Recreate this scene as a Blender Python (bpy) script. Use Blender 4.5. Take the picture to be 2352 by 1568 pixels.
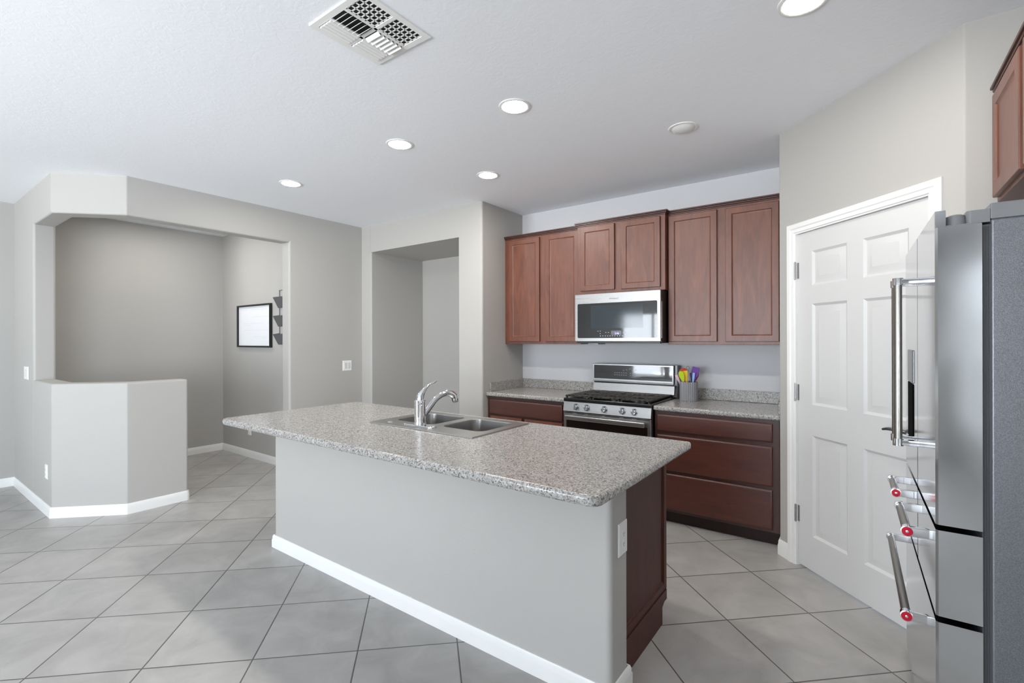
import bpy, bmesh, math, random
from mathutils import Vector, Matrix
random.seed(7)
for o in list(bpy.data.objects): bpy.data.objects.remove(o)
C = bpy.context.scene.collection
S = bpy.context.scene

# ------------------------------------------------------------------ camera, world, daylight, exposure
cd = bpy.data.cameras.new('camera'); cam = bpy.data.objects.new('camera', cd); C.objects.link(cam)
cd.sensor_width = 36; cd.lens = 36*1105.5/2352; cd.shift_y = -4.5/2352; cd.clip_start = .02
YAW, ROLL = .6315, .0026
cam.matrix_world = Matrix.Translation((0, 0, 1.431)) @ Matrix.Rotation(YAW, 4, 'Z') @ Matrix.Rotation(math.pi/2, 4, 'X') @ Matrix.Rotation(-ROLL, 4, 'Z')
S.camera = cam
S.view_settings.view_transform = 'Standard'; S.view_settings.look = 'None'
S.view_settings.gamma = 1; S.view_settings.use_curve_mapping = False
S.view_settings.exposure = 1.0
w = bpy.data.worlds.new('sky'); S.world = w; w.use_nodes = True
bg = w.node_tree.nodes['Background']; bg.inputs[0].default_value = (.72, .84, 1, 1); bg.inputs[1].default_value = 1.6

CH = 2.79                       # ceiling height
REAR, RIGHT, LEFT = -4.4, 1.08, -6.80
WINDOWS = [(-5.25, -3.55, .06, 2.12), (-2.9, -.5, .45, 2.2)]      # rear wall: x0, x1, z0, z1
SIDEWIN = (-3.7, -.9, .45, 2.2)                                    # right wall: y0, y1, z0, z1
DAY = 16                        # watts per square metre of window
def daylight(name, loc, rot, sx, sz, power, col=(.87, .935, 1)):
    l = bpy.data.lights.new(name, 'AREA'); l.shape = 'RECTANGLE'; l.size = sx; l.size_y = sz
    l.energy = power; l.color = col
    o = bpy.data.objects.new(name, l); C.objects.link(o); o.location = loc; o.rotation_euler = rot
    return o
for (x0, x1, z0, z1) in WINDOWS:
    daylight('window_daylight', ((x0+x1)/2, REAR-.22, (z0+z1)/2), (math.pi/2, 0, 0), x1-x0, z1-z0, DAY*(x1-x0)*(z1-z0))
daylight('window_daylight', (RIGHT+.22, (SIDEWIN[0]+SIDEWIN[1])/2, (SIDEWIN[2]+SIDEWIN[3])/2), (math.pi/2, 0, math.pi/2), SIDEWIN[1]-SIDEWIN[0], SIDEWIN[3]-SIDEWIN[2], DAY*1.5*(SIDEWIN[1]-SIDEWIN[0])*(SIDEWIN[3]-SIDEWIN[2]))

# lamp added outside the rear windows, facing up to brighten the ceiling
CEILING_FILL = 44
daylight('ceiling_fill', (-2.9, REAR-4.6, .0), (math.pi, 0, 0), 8.0, 5.4, CEILING_FILL*8.0*5.4, (1, .98, .95))
# ------------------------------------------------------------------ materials
def rgb(r, g, b):
    f = lambda c: c/12.92/255 if c <= 10 else ((c/255+.055)/1.055)**2.4
    return (f(r), f(g), f(b), 1)
def mat(name, col, rough=.5, metal=0, spec=.5, coat=0, emit=None, es=0):
    m = bpy.data.materials.new(name); m.use_nodes = True
    p = m.node_tree.nodes['Principled BSDF']
    p.inputs['Base Color'].default_value = col; p.inputs['Roughness'].default_value = rough
    p.inputs['Metallic'].default_value = metal; p.inputs['Specular IOR Level'].default_value = spec
    p.inputs['Coat Weight'].default_value = coat; p.inputs['Coat Roughness'].default_value = .32
    if emit: p.inputs['Emission Color'].default_value = emit; p.inputs['Emission Strength'].default_value = es
    return m
class NT:
    def __init__(s, m): s.t = m.node_tree; s.p = s.t.nodes['Principled BSDF']
    def n(s, k, **kw):
        x = s.t.nodes.new(k)
        for a, v in kw.items(): setattr(x, a, v)
        return x
    def l(s, a, b): s.t.links.new(a, b)
    def co(s): return s.n('ShaderNodeTexCoord').outputs['Object']
    def geo(s): return s.n('ShaderNodeNewGeometry').outputs['Position']
    def math(s, op, a, b=None):
        x = s.n('ShaderNodeMath', operation=op)
        for i, v in enumerate((a, b)):
            if v is None: continue
            if isinstance(v, (int, float)): x.inputs[i].default_value = v
            else: s.l(v, x.inputs[i])
        return x.outputs[0]
    def noise(s, vec, scale, detail=3, rough=.5, dist=0):
        x = s.n('ShaderNodeTexNoise'); x.inputs['Scale'].default_value = scale; x.inputs['Detail'].default_value = detail
        x.inputs['Roughness'].default_value = rough; x.inputs['Distortion'].default_value = dist; s.l(vec, x.inputs['Vector']); return x.outputs['Fac']
    def mapv(s, vec, sc=(1, 1, 1), rot=(0, 0, 0)):
        x = s.n('ShaderNodeMapping'); x.inputs['Scale'].default_value = sc; x.inputs['Rotation'].default_value = rot; s.l(vec, x.inputs['Vector']); return x.outputs[0]
    def ramp(s, fac, stops, interp='LINEAR'):
        x = s.n('ShaderNodeValToRGB'); x.color_ramp.interpolation = interp; e = x.color_ramp.elements
        while len(e) < len(stops): e.new(.5)
        for q, (pos, c) in zip(e, stops): q.position = pos; q.color = c if len(c) == 4 else (*c, 1)
        s.l(fac, x.inputs[0]); return x.outputs[0]
    def mix(s, fac, a, b, mode='MIX'):
        x = s.n('ShaderNodeMix', data_type='RGBA', blend_type=mode)
        for i, v in ((0, fac), (6, a), (7, b)):
            if isinstance(v, (int, float)): x.inputs[i].default_value = v
            elif isinstance(v, tuple): x.inputs[i].default_value = v
            else: s.l(v, x.inputs[i])
        return x.outputs[2]
    def bump(s, h, strength=.2, dist=.01):
        x = s.n('ShaderNodeBump'); x.inputs['Strength'].default_value = strength; x.inputs['Distance'].default_value = dist
        s.l(h, x.inputs['Height']); s.l(x.outputs[0], s.p.inputs['Normal'])
    def base(s, c): s.l(c, s.p.inputs['Base Color'])

def wall_paint(name, col):
    m = mat(name, col, .6, spec=.3); t = NT(m); g = t.geo()
    t.bump(t.noise(g, 90, 3), .12, .004); return m
M = {}
M['wall'] = wall_paint('gray_wall_paint', rgb(181, 179, 175))
M['wall_lightened'] = wall_paint('lightened_gray_wall_paint', rgb(210, 211, 214))  # wall gray lightened for the back wall, making up for weak light there
M['white'] = mat('white_trim_paint', rgb(238, 238, 236), .35)
M['door'] = mat('white_door_paint', rgb(212, 212, 211), .38)
m = mat('ceiling_texture_paint', rgb(243, 245, 249), .8, spec=.2); t = NT(m); g = t.geo()
t.bump(t.ramp(t.noise(g, 26, 4, .6, .6), [(.42, (0, 0, 0)), (.62, (1, 1, 1))]), .07, .005); M['ceiling'] = m

# floor: porcelain tile laid diagonally
m = mat('gray_floor_tile', rgb(168, 166, 163), .33, spec=.5); t = NT(m); g = t.geo()
sx = t.n('ShaderNodeSeparateXYZ'); t.l(g, sx.inputs[0])
u = t.math('DIVIDE', t.math('ADD', sx.outputs[0], .566), .3298); v = t.math('DIVIDE', t.math('SUBTRACT', sx.outputs[1], 2.625), .3143)
a = t.math('MULTIPLY', t.math('ADD', u, v), .5); b = t.math('MULTIPLY', t.math('SUBTRACT', u, v), .5)
dist = lambda q: t.math('ABSOLUTE', t.math('SUBTRACT', q, t.math('ROUND', q)))
dmin = t.math('MINIMUM', dist(a), dist(b))
grout = t.math('LESS_THAN', dmin, .0068)
cx = t.n('ShaderNodeCombineXYZ'); t.l(t.math('FLOOR', a), cx.inputs[0]); t.l(t.math('FLOOR', b), cx.inputs[1])
wn = t.n('ShaderNodeTexWhiteNoise', noise_dimensions='2D'); t.l(cx.outputs[0], wn.inputs['Vector'])
vadd = t.n('ShaderNodeVectorMath', operation='ADD'); t.l(g, vadd.inputs[0])
vs = t.n('ShaderNodeVectorMath', operation='SCALE'); t.l(wn.outputs['Color'], vs.inputs[0]); vs.inputs['Scale'].default_value = 9; t.l(vs.outputs[0], vadd.inputs[1])
cloud = t.noise(vadd.outputs[0], 4.2, 7, .62, .7)
col = t.ramp(cloud, [(.28, rgb(156, 154, 151)), (.5, rgb(169, 167, 164)), (.72, rgb(181, 179, 176))])
col = t.mix(t.math('MULTIPLY', wn.outputs['Value'], .09), col, rgb(150, 146, 140))
t.base(t.mix(grout, col, rgb(84, 82, 80)))
t.bump(t.math('MINIMUM', t.math('MULTIPLY', dmin, 70), 1.0), .5, .002); M['tile'] = m

# stained maple cabinets
def wood(name, dark, mid, light, sc=(7, 7, 1.2)):
    m = mat(name, mid, .42, spec=.55, coat=.35); t = NT(m); g = t.mapv(t.geo(), sc)
    n1 = t.noise(g, 2.2, 6, .6, 1.4); n2 = t.noise(t.mapv(t.geo(), (60, 60, 3)), 2, 3, .6)
    c = t.ramp(n1, [(.25, dark), (.5, mid), (.78, light)])
    t.base(t.mix(.22, c, t.ramp(n2, [(.3, dark), (.7, light)])))
    t.bump(n2, .04, .002); return m
M['wood'] = wood('red_brown_maple', rgb(88, 48, 35), rgb(110, 64, 47), rgb(129, 78, 57))
M['wood_h'] = wood('red_brown_maple_cross_grain', rgb(62, 27, 19), rgb(80, 37, 26), rgb(97, 49, 35), (1.2, 7, 7))
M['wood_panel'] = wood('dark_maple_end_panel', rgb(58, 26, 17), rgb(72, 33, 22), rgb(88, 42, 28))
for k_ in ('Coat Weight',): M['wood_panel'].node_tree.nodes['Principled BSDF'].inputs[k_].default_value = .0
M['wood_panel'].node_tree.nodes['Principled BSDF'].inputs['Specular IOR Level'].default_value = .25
M['wood_dark'] = wood('dark_maple_edge', rgb(56, 28, 21), rgb(70, 36, 27), rgb(84, 44, 32))

# speckled laminate
m = mat('speckled_gray_laminate', rgb(190, 188, 184), .2, spec=.5); t = NT(m); g = t.geo()
def vor(scale):
    x = t.n('ShaderNodeTexVoronoi'); x.inputs['Scale'].default_value = scale; t.l(g, x.inputs['Vector'])
    s_ = t.n('ShaderNodeSeparateColor'); t.l(x.outputs['Color'], s_.inputs[0]); return s_.outputs[0], x.outputs['Distance']
r1, d1 = vor(175); r2, d2 = vor(260)
c = t.ramp(r1, [(0, rgb(172, 170, 167)), (.42, rgb(156, 153, 149)), (.62, rgb(140, 135, 129)), (.74, rgb(194, 193, 191)), (.86, rgb(116, 112, 108)), (.94, rgb(66, 64, 64))], 'CONSTANT')
c = t.mix(t.math('MULTIPLY', t.math('GREATER_THAN', r2, .86), .75), c, rgb(84, 81, 79))
c = t.mix(t.math('MULTIPLY', t.noise(g, 60, 3), .35), c, rgb(174, 172, 168))
t.base(c); M['laminate'] = m

def steel(name, col, rough, sc=(3, 3, 260), amt=.1):
    m = mat(name, col, rough, 1); t = NT(m); n = t.noise(t.mapv(t.co(), sc), 2, 2)
    t.l(t.ramp(n, [(.2, (rough-amt,)*3), (.8, (rough+amt,)*3)]), t.p.inputs['Roughness']); return m
M['steel'] = steel('brushed_stainless', rgb(172, 171, 170), .33)
M['steel_front'] = steel('smooth_stainless', rgb(205, 206, 209), .13, (3, 200, 3), .04)
M['sink'] = steel('sink_stainless', rgb(176, 175, 173), .34, (150, 3, 3), .06)
M['handle'] = mat('satin_handle_steel', rgb(150, 146, 141), .32, 1)
M['chrome'] = mat('chrome', rgb(228, 229, 232), .06, 1)
M['steel_dark'] = mat('dark_stainless', rgb(120, 122, 126), .3, 1)
m = mat('textured_gray_side_panel', rgb(150, 152, 157), .38, .75); t = NT(m); g = t.co()
t.base(t.ramp(t.noise(g, 420, 3, .7), [(.35, rgb(112, 114, 119)), (.65, rgb(140, 142, 148))]))
t.bump(t.noise(g, 420, 2), .3, .0015); M['fridge_side'] = m
M['gray_plastic'] = mat('gray_plastic', rgb(128, 129, 131), .4)
M['gasket'] = mat('gray_gasket_rubber', rgb(70, 71, 74), .55)
M['black'] = mat('black_plastic', rgb(18, 18, 20), .35)
M['enamel'] = mat('black_enamel', rgb(14, 14, 16), .18, coat=.4)
M['glass_black'] = mat('black_glass', rgb(10, 11, 13), .04, spec=.9, coat=.6)
M['iron'] = mat('cast_iron', rgb(48, 44, 42), .5, spec=.4)
M['burner'] = mat('burner_aluminium', rgb(170, 160, 145), .35, .9)
M['red'] = mat('red_medallion', rgb(200, 20, 52), .25, .3)
M['void'] = mat('matte_black', rgb(4, 4, 5), .9, spec=.05)
M['dark'] = mat('duct_shade_dark', rgb(24, 24, 26), .9)
M['kick'] = mat('dark_toe_kick', rgb(46, 26, 22), .5)
M['board'] = mat('white_marker_board', rgb(236, 238, 242), .2)
M['ink'] = mat('pale_gray_ruling', rgb(206, 209, 214), .4)
M['mesh_gray'] = mat('gray_wire_mesh', rgb(112, 113, 115), .5, .4)
M['lens'] = mat('lit_lens', rgb(255, 252, 244), .5, emit=(1, .955, .89, 1), es=104)
M['digits'] = mat('lit_digits', rgb(120, 100, 255), .5, emit=(.42, .34, 1, 1), es=1.3)
M['print'] = mat('pale_print', rgb(176, 178, 182), .4)
M['screen'] = mat('gray_display', rgb(92, 96, 104), .2)
M['crock'] = mat('gray_glazed_ceramic', rgb(140, 140, 144), .22, coat=.3)
for k, c_ in dict(pink=(226, 196, 206), lime=(190, 214, 20), yellow=(240, 200, 8), orange=(196, 60, 12), purple=(108, 66, 160), blue=(150, 186, 238), magenta=(190, 22, 84)).items():
    M[k] = mat(k+'_silicone', rgb(*c_), .45)
m = mat('window_glass', (1, 1, 1, 1), .02); nt = m.node_tree
tr = nt.nodes.new('ShaderNodeBsdfTransparent'); gl = nt.nodes.new('ShaderNodeBsdfGlossy'); gl.inputs['Roughness'].default_value = .02
fr = nt.nodes.new('ShaderNodeFresnel'); fr.inputs[0].default_value = 1.3; mx = nt.nodes.new('ShaderNodeMixShader')
nt.links.new(fr.outputs[0], mx.inputs[0]); nt.links.new(tr.outputs[0], mx.inputs[1]); nt.links.new(gl.outputs[0], mx.inputs[2])
nt.links.new(mx.outputs[0], nt.nodes['Material Output'].inputs[0]); M['glass'] = m

# ------------------------------------------------------------------ mesh helpers
ORG = {}
def obj(name, bm, mats, parent=None, angle=35, local=False):
    """link bm as ONE object; with a parent, world coordinates become local to the thing's base"""
    if not isinstance(mats, (list, tuple)): mats = [mats]
    org = ORG.get(parent.name, Vector()) if parent else Vector()
    if parent and not local: bmesh.ops.translate(bm, verts=bm.verts, vec=-org)
    bmesh.ops.recalc_face_normals(bm, faces=bm.faces)
    me = bpy.data.meshes.new(name); bm.to_mesh(me); bm.free()
    for q in mats: me.materials.append(q if not isinstance(q, str) else M[q])
    for p in me.polygons: p.use_smooth = True
    me.set_sharp_from_angle(angle=math.radians(angle))
    o = bpy.data.objects.new(name, me); C.objects.link(o)
    if parent: o.parent = parent
    wn_m = o.modifiers.new('weighted_normals', 'WEIGHTED_NORMAL'); wn_m.keep_sharp = True
    ORG[o.name] = org
    return o
def tag(o, label, cat, group=None, kind=None):
    if label: o['label'] = label
    if cat: o['category'] = cat
    if group: o['group'] = group
    if kind: o['kind'] = kind
    return o
def thing(name, loc, label, cat, group=None, rotz=0):
    o = bpy.data.objects.new(name, None); C.objects.link(o); o.location = loc; o.rotation_euler = (0, 0, rotz)
    o.empty_display_size = .05; ORG[o.name] = Vector(loc)
    return tag(o, label, cat, group)
def struct(name, bm, mats, label=None, angle=35, parent=None, local=False):
    o = obj(name, bm, mats, parent, angle, local)
    if not parent: o['kind'] = 'structure'
    return o
def rebase(o, loc):
    """give a one-mesh thing an origin at its base"""
    loc = Vector(loc); o.data.transform(Matrix.Translation(-loc)); o.location = loc; return o
N = bmesh.new
def merge(bm, b2, mtx=None, mi=0):
    if mtx: bmesh.ops.transform(b2, matrix=mtx, verts=b2.verts)
    mp = {}
    for v_ in b2.verts: mp[v_] = bm.verts.new(v_.co)
    for f in b2.faces:
        try: nf = bm.faces.new([mp[v_] for v_ in f.verts]); nf.material_index = mi if mi else f.material_index
        except ValueError: pass
    b2.free()
def box(bm, x0, x1, y0, y1, z0, z1, bev=0, seg=2, mi=0, mtx=None):
    b = N(); bmesh.ops.create_cube(b, size=1)
    for v_ in b.verts: v_.co = Vector(((x0+x1)/2+v_.co.x*(x1-x0), (y0+y1)/2+v_.co.y*(y1-y0), (z0+z1)/2+v_.co.z*(z1-z0)))
    if bev: bmesh.ops.bevel(b, geom=b.edges[:], offset=bev, segments=seg, profile=.5, affect='EDGES')
    merge(bm, b, mtx, mi); return bm
def fillet(pts, rad):
    """round plan corners: rad = {index: radius}"""
    out = []; n = len(pts)
    for i, p in enumerate(pts):
        r = rad.get(i, 0)
        if not r: out.append(Vector(p)); continue
        p = Vector(p); a_ = (Vector(pts[i-1])-p).normalized(); b_ = (Vector(pts[(i+1) % n])-p).normalized()
        th = a_.angle(b_); d_ = r/math.tan(th/2); c_ = p+(a_+b_).normalized()*(r/math.sin(th/2))
        s_, e_ = p+a_*d_-c_, p+b_*d_-c_; tot = s_.angle(e_); k = max(3, int(tot/.2))
        cr = s_.x*e_.y-s_.y*e_.x; sg = 1 if cr > 0 else -1
        for j in range(k+1):
            an = sg*tot*j/k; out.append(c_+Vector((s_.x*math.cos(an)-s_.y*math.sin(an), s_.x*math.sin(an)+s_.y*math.cos(an))))
    return out
def prism(bm, pts, z0, z1, mi=0, rim=0, rim_b=0, seg=4, mtx=None):
    """extrude a plan polygon; rim rounds the top edge, rim_b the lower edge"""
    b = N(); vs_ = [b.verts.new((p[0], p[1], z0)) for p in pts]; f = b.faces.new(vs_)
    r = bmesh.ops.extrude_face_region(b, geom=[f]); tv = [q for q in r['geom'] if isinstance(q, bmesh.types.BMVert)]
    for q in tv: q.co.z = z1
    for lev, rr in ((z1, rim), (z0, rim_b)):
        if rr:
            ed = [e for e in b.edges if all(abs(q.co.z-lev) < 1e-6 for q in e.verts)]
            bmesh.ops.bevel(b, geom=ed, offset=rr, segments=seg, profile=.5, affect='EDGES')
    merge(bm, b, mtx, mi); return bm
def nested(bm, x0, x1, z0, z1, loops, cap=True, mtx=None, mi=0, capmi=None):
    """rectangle loops (inset, y) facing -Y joined one after another"""
    b = N(); prev = None
    for ins, y in loops:
        cur = [b.verts.new(q) for q in ((x0+ins, y, z0+ins), (x1-ins, y, z0+ins), (x1-ins, y, z1-ins), (x0+ins, y, z1-ins))]
        if prev:
            for i in range(4): b.faces.new((prev[i], prev[(i+1) % 4], cur[(i+1) % 4], cur[i])).material_index = mi
        prev = cur
    if cap: b.faces.new(prev).material_index = mi if capmi is None else capmi
    merge(bm, b, mtx); return bm
def cyl(bm, p0, p1, r0, r1=None, seg=24, mi=0, caps=True, mtx=None):
    p0, p1 = Vector(p0), Vector(p1); r1 = r0 if r1 is None else r1
    b = N(); bmesh.ops.create_cone(b, cap_ends=caps, segments=seg, radius1=r0, radius2=r1, depth=(p1-p0).length)
    q = Vector((0, 0, 1)).rotation_difference((p1-p0).normalized()).to_matrix().to_4x4()
    bmesh.ops.transform(b, matrix=Matrix.Translation((p0+p1)/2) @ q, verts=b.verts)
    merge(bm, b, mtx, mi); return bm
def lathe(bm, prof, c=(0, 0, 0), seg=32, mi=0, mtx=None, flute=0, nf=0):
    b = N(); rings = []
    for r, z in prof:
        ring = []
        for i in range(seg):
            an = 2*math.pi*i/seg; rr = r*(1+(flute*(abs(math.cos(an*nf/2))-.6) if flute and r > .02 else 0))
            ring.append(b.verts.new((c[0]+rr*math.cos(an), c[1]+rr*math.sin(an), c[2]+z)))
        rings.append(ring)
    for A_, B_ in zip(rings, rings[1:]):
        for i in range(seg): b.faces.new((A_[i], A_[(i+1) % seg], B_[(i+1) % seg], B_[i]))
    if prof[0][0] > 1e-4: b.faces.new(rings[0])
    if prof[-1][0] > 1e-4: b.faces.new(rings[-1])
    bmesh.ops.remove_doubles(b, verts=b.verts, dist=1e-5)
    merge(bm, b, mtx, mi); return bm
def tube(bm, pts, rad, seg=14, mi=0, flat=1.0):
    """smooth tube through points with a radius for each; flat squeezes the section"""
    P = [Vector(p) for p in pts]; R = rad if isinstance(rad, (list, tuple)) else [rad]*len(P)
    path, rr = [], []
    for i in range(len(P)-1):
        p0, p1, p2, p3 = P[max(i-1, 0)], P[i], P[i+1], P[min(i+2, len(P)-1)]
        for k in range(6):
            s_ = k/6; path.append(.5*((2*p1)+(p2-p0)*s_+(2*p0-5*p1+4*p2-p3)*s_*s_+(3*p1-p0-3*p2+p3)*s_**3)); rr.append(R[i]+(R[i+1]-R[i])*s_)
    path.append(P[-1]); rr.append(R[-1])
    up = None; rings = []
    for i, p in enumerate(path):
        d_ = (path[min(i+1, len(path)-1)]-path[max(i-1, 0)]).normalized()
        if up is None: up = d_.orthogonal().normalized() if abs(d_.z) > .99 else (Vector((0, 0, 1))-d_*d_.z).normalized()
        up = (up-d_*up.dot(d_)).normalized(); sd = d_.cross(up)
        rings.append([bm.verts.new(p+(up*math.cos(2*math.pi*k/seg)*flat+sd*math.sin(2*math.pi*k/seg))*rr[i]) for k in range(seg)])
    for A_, B_ in zip(rings, rings[1:]):
        for k in range(seg): bm.faces.new((A_[k], A_[(k+1) % seg], B_[(k+1) % seg], B_[k])).material_index = mi
    bm.faces.new(rings[0]).material_index = mi; bm.faces.new(rings[-1]).material_index = mi; return bm
def rrect(x0, x1, y0, y1, r): return fillet([(x0, y0), (x1, y0), (x1, y1), (x0, y1)], {0: r, 1: r, 2: r, 3: r})
def text_mesh(bm, s, size, mtx, mi=0, ext=.0004):
    cu = bpy.data.curves.new('t', 'FONT'); cu.body = s; cu.size = size; cu.align_x = 'CENTER'; cu.align_y = 'CENTER'; cu.extrude = ext
    o = bpy.data.objects.new('t', cu); me = bpy.data.meshes.new_from_object(o)
    b = N(); b.from_mesh(me); merge(bm, b, mtx, mi)
    bpy.data.objects.remove(o); bpy.data.curves.remove(cu); bpy.data.meshes.remove(me)
def TY(x, y, z): return Matrix.Translation((x, y, z)) @ Matrix.Rotation(math.pi/2, 4, 'X')   # lettering facing -Y

# ------------------------------------------------------------------ the setting
A = (-5.30, .94); B = (-4.91, 1.33); CC = (-4.91, 3.634); D = (-3.02, 3.634); EY = 4.328
P = (-.4534, 3.636); Q = (.3508, 2.832); NY = 2.862; TH = .15; q7 = .70710678
b = N(); box(b, -7.2, 1.5, REAR-.2, 5.2, -.1, 0); struct('floor', b, 'tile')
b = N(); box(b, -7.2, 1.5, REAR-.2, 5.2, CH, CH+.1); struct('ceiling', b, 'ceiling')
b = N(); box(b, LEFT-.15, LEFT, REAR, NY+.14, 0, CH); struct('wall_far_left', b, 'wall')
# partition with the wide opening: column, header round the clipped corner, long wall to the niche
b = N()
prism(b, fillet([(LEFT, .94), (-5.955, .94), (-5.955, 1.09), (LEFT, 1.09)], {1: .02, 2: .02}), 0, CH)
inner = [(-5.06, 2.72), (-5.06, 1.392), (-5.362, 1.09), (-5.955, 1.09)]
prism(b, fillet([(-5.955, .94), A, B, (-4.91, 3.78), (-5.06, 3.78)]+inner[1:], {1: .018, 2: .018}), 2.49, CH)
prism(b, fillet([(-5.955, .94), A, B, (-4.91, 2.722), (-5.06, 2.722)]+inner[1:], {1: .018, 2: .018}), 2.465, 2.4905, rim_b=.016)
prism(b, fillet([(-4.91, 2.72), (-4.91, 3.78), (-5.06, 3.78), (-5.06, 2.72)], {0: .02, 3: .02}), 0, 2.4905)
struct('wall_left', b, 'wall')
b = N(); prism(b, fillet([(-5.957, .94), A, B, (-4.91, 1.775), (-5.06, 1.775), (-5.06, 1.392), (-5.362, 1.09), (-5.957, 1.09)], {1: .018, 2: .018, 3: .02, 4: .02}), 0, 1.082, rim=.016)
struct('wall_half', b, 'wall')
b = N(); box(b, LEFT, -5.06, NY, NY+.14, 0, CH); struct('wall_nook', b, 'wall')
b = N()                                                            # block with the tall niche
prism(b, fillet([(-5.0, 3.634), (-4.73, 3.634), (-4.73, 4.46), (-5.0, 4.46)], {1: .018}), 0, CH)
prism(b, fillet([(-3.336, 3.634), (-3.02, 3.634), (-3.02, 4.46), (-3.336, 4.46)], {0: .018, 1: .02}), 0, CH)
box(b, -4.75, -3.32, 3.634, 4.46, 2.473, CH); box(b, -5.0, -3.02, 4.46, 4.58, 0, CH)
struct('wall_niche', b, 'wall')
b = N(); box(b, -3.02, -.33, EY, EY+.14, 0, CH); struct('wall_back', b, 'wall_lightened')
def dg(t, n=0.): return (P[0]+q7*t+q7*n, P[1]-q7*t+q7*n)            # pantry wall: t along it, n into it
b = N()
DZ = 2.095
prism(b, fillet([(P[0], EY), P, dg(.148), dg(.148, .12), (P[0]+.12, P[1]+.05), (P[0]+.12, EY)], {1: .02}), 0, DZ)
prism(b, fillet([dg(.988), Q, (RIGHT, Q[1]), (RIGHT, Q[1]+.12), (Q[0]+.05, Q[1]+.12), dg(.988, .12)], {1: .02}), 0, DZ)
prism(b, fillet([(P[0], EY), P, Q, (RIGHT, Q[1]), (RIGHT, Q[1]+.12), (Q[0]+.05, Q[1]+.12), (P[0]+.12, P[1]+.05), (P[0]+.12, EY)], {1: .02, 2: .02}), DZ, CH)
struct('wall_pantry', b, 'wall')
def window_wall(name, horizontal, at, th, lo, hi, holes):
    b = N(); u_ = lo
    bx = (lambda a0, a1, z0, z1: box(b, a0, a1, min(at, at+th), max(at, at+th), z0, z1)) if horizontal else (lambda a0, a1, z0, z1: box(b, min(at, at+th), max(at, at+th), a0, a1, z0, z1))
    for (a0, a1, z0, z1) in sorted(holes):
        bx(u_, a0, 0, CH); bx(a0, a1, 0, z0); bx(a0, a1, z1, CH); u_ = a1
    bx(u_, hi, 0, CH); return struct(name, b, 'wall')
window_wall('wall_rear', True, REAR, -.15, LEFT-.15, RIGHT+.15, WINDOWS)
window_wall('wall_right', False, RIGHT, .15, REAR, Q[1]+.12, [SIDEWIN])
def window(name, horizontal, at, th, hole, mull):
    a0, a1, z0, z1 = hole; y0, y1 = sorted((at+th*.35, at+th*.75)); b = N(); g_ = N(); s_ = N()
    def bx(bm, p0, p1, w0, w1, d0=y0, d1=y1):
        if horizontal: box(bm, p0, p1, d0, d1, w0, w1)
        else: box(bm, d0, d1, p0, p1, w0, w1)
    f = .045
    bx(b, a0, a1, z0, z0+f); bx(b, a0, a1, z1-f, z1); bx(b, a0, a0+f, z0+f, z1-f); bx(b, a1-f, a1, z0+f, z1-f)
    for k in range(1, mull): c_ = a0+(a1-a0)*k/mull; bx(b, c_-.03, c_+.03, z0+f, z1-f)
    o = struct(name, b, 'white')
    bx(g_, a0+f, a1-f, z0+f, z1-f, (y0+y1)/2-.003, (y0+y1)/2+.003); obj('glass_pane', g_, 'glass', o)
    d0, d1 = sorted((at+th*.02, at+th*.28)); z = z1-.05
    while z > z0+(z1-z0)*.45: bx(s_, a0+.03, a1-.03, z-.003, z, d0, d1); z -= .05
    obj('blind', s_, 'white', o)
window('window_1', True, REAR, -.15, WINDOWS[0], 2); window('window_2', True, REAR, -.15, WINDOWS[1], 3)
window('window_3', False, RIGHT, .15, SIDEWIN, 3)

def skirting(name, path, side=1, h=.085, th=.014):
    """baseboard swept along a plan path; side=+1 puts it on the left of travel"""
    P_ = [Vector(p) for p in path]; prof = [(0, 0), (th, 0), (th, h*.62), (th*.75, h*.68), (th*.75, h*.86), (th*.4, h), (0, h)]
    b = N(); rows = []
    for i, p in enumerate(P_):
        d0 = (p-P_[i-1]).normalized() if i else None; d1 = (P_[i+1]-p).normalized() if i < len(P_)-1 else None
        n0 = Vector((-d0.y, d0.x)) if d0 else None; n1 = Vector((-d1.y, d1.x)) if d1 else None
        if n0 and n1: m_ = (n0+n1).normalized(); m_ = m_/max(.3, m_.dot(n0))
        else: m_ = n0 or n1
        m_ = m_*side; rows.append([b.verts.new((p.x+m_.x*o_, p.y+m_.y*o_, z)) for o_, z in prof])
    for R0, R1 in zip(rows, rows[1:]):
        for k in range(len(prof)): b.faces.new((R0[k], R0[(k+1) % len(prof)], R1[(k+1) % len(prof)], R1[k]))
    b.faces.new(rows[0]); b.faces.new(rows[-1]); return struct(name, b, 'white')
skirting('baseboard_left', fillet([(LEFT, REAR), (LEFT, .94), A, B, (-4.91, 1.775), (-5.06, 1.775), (-5.06, 1.392)], {3: .002, 4: .02, 5: .02})[0:], -1)
skirting('baseboard_nook', [(LEFT, 1.09), (LEFT, NY), (-5.06, NY), (-5.06, 2.72), (-4.91, 2.72), CC, (-4.73, 3.634), (-4.73, 4.46), (-3.336, 4.46), (-3.336, 3.634), (-3.02, 3.634), (-3.02, 3.69)], -1)
skirting('baseboard_island', [(-3.30, 1.9), (-3.30, 1.72), (-.79, 1.72), (-.79, 1.887), (-.825, 1.887)], -1)
skirting('baseboard_pantry', [(P[0], 3.79), P, dg(.084)], -1, .1)

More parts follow.
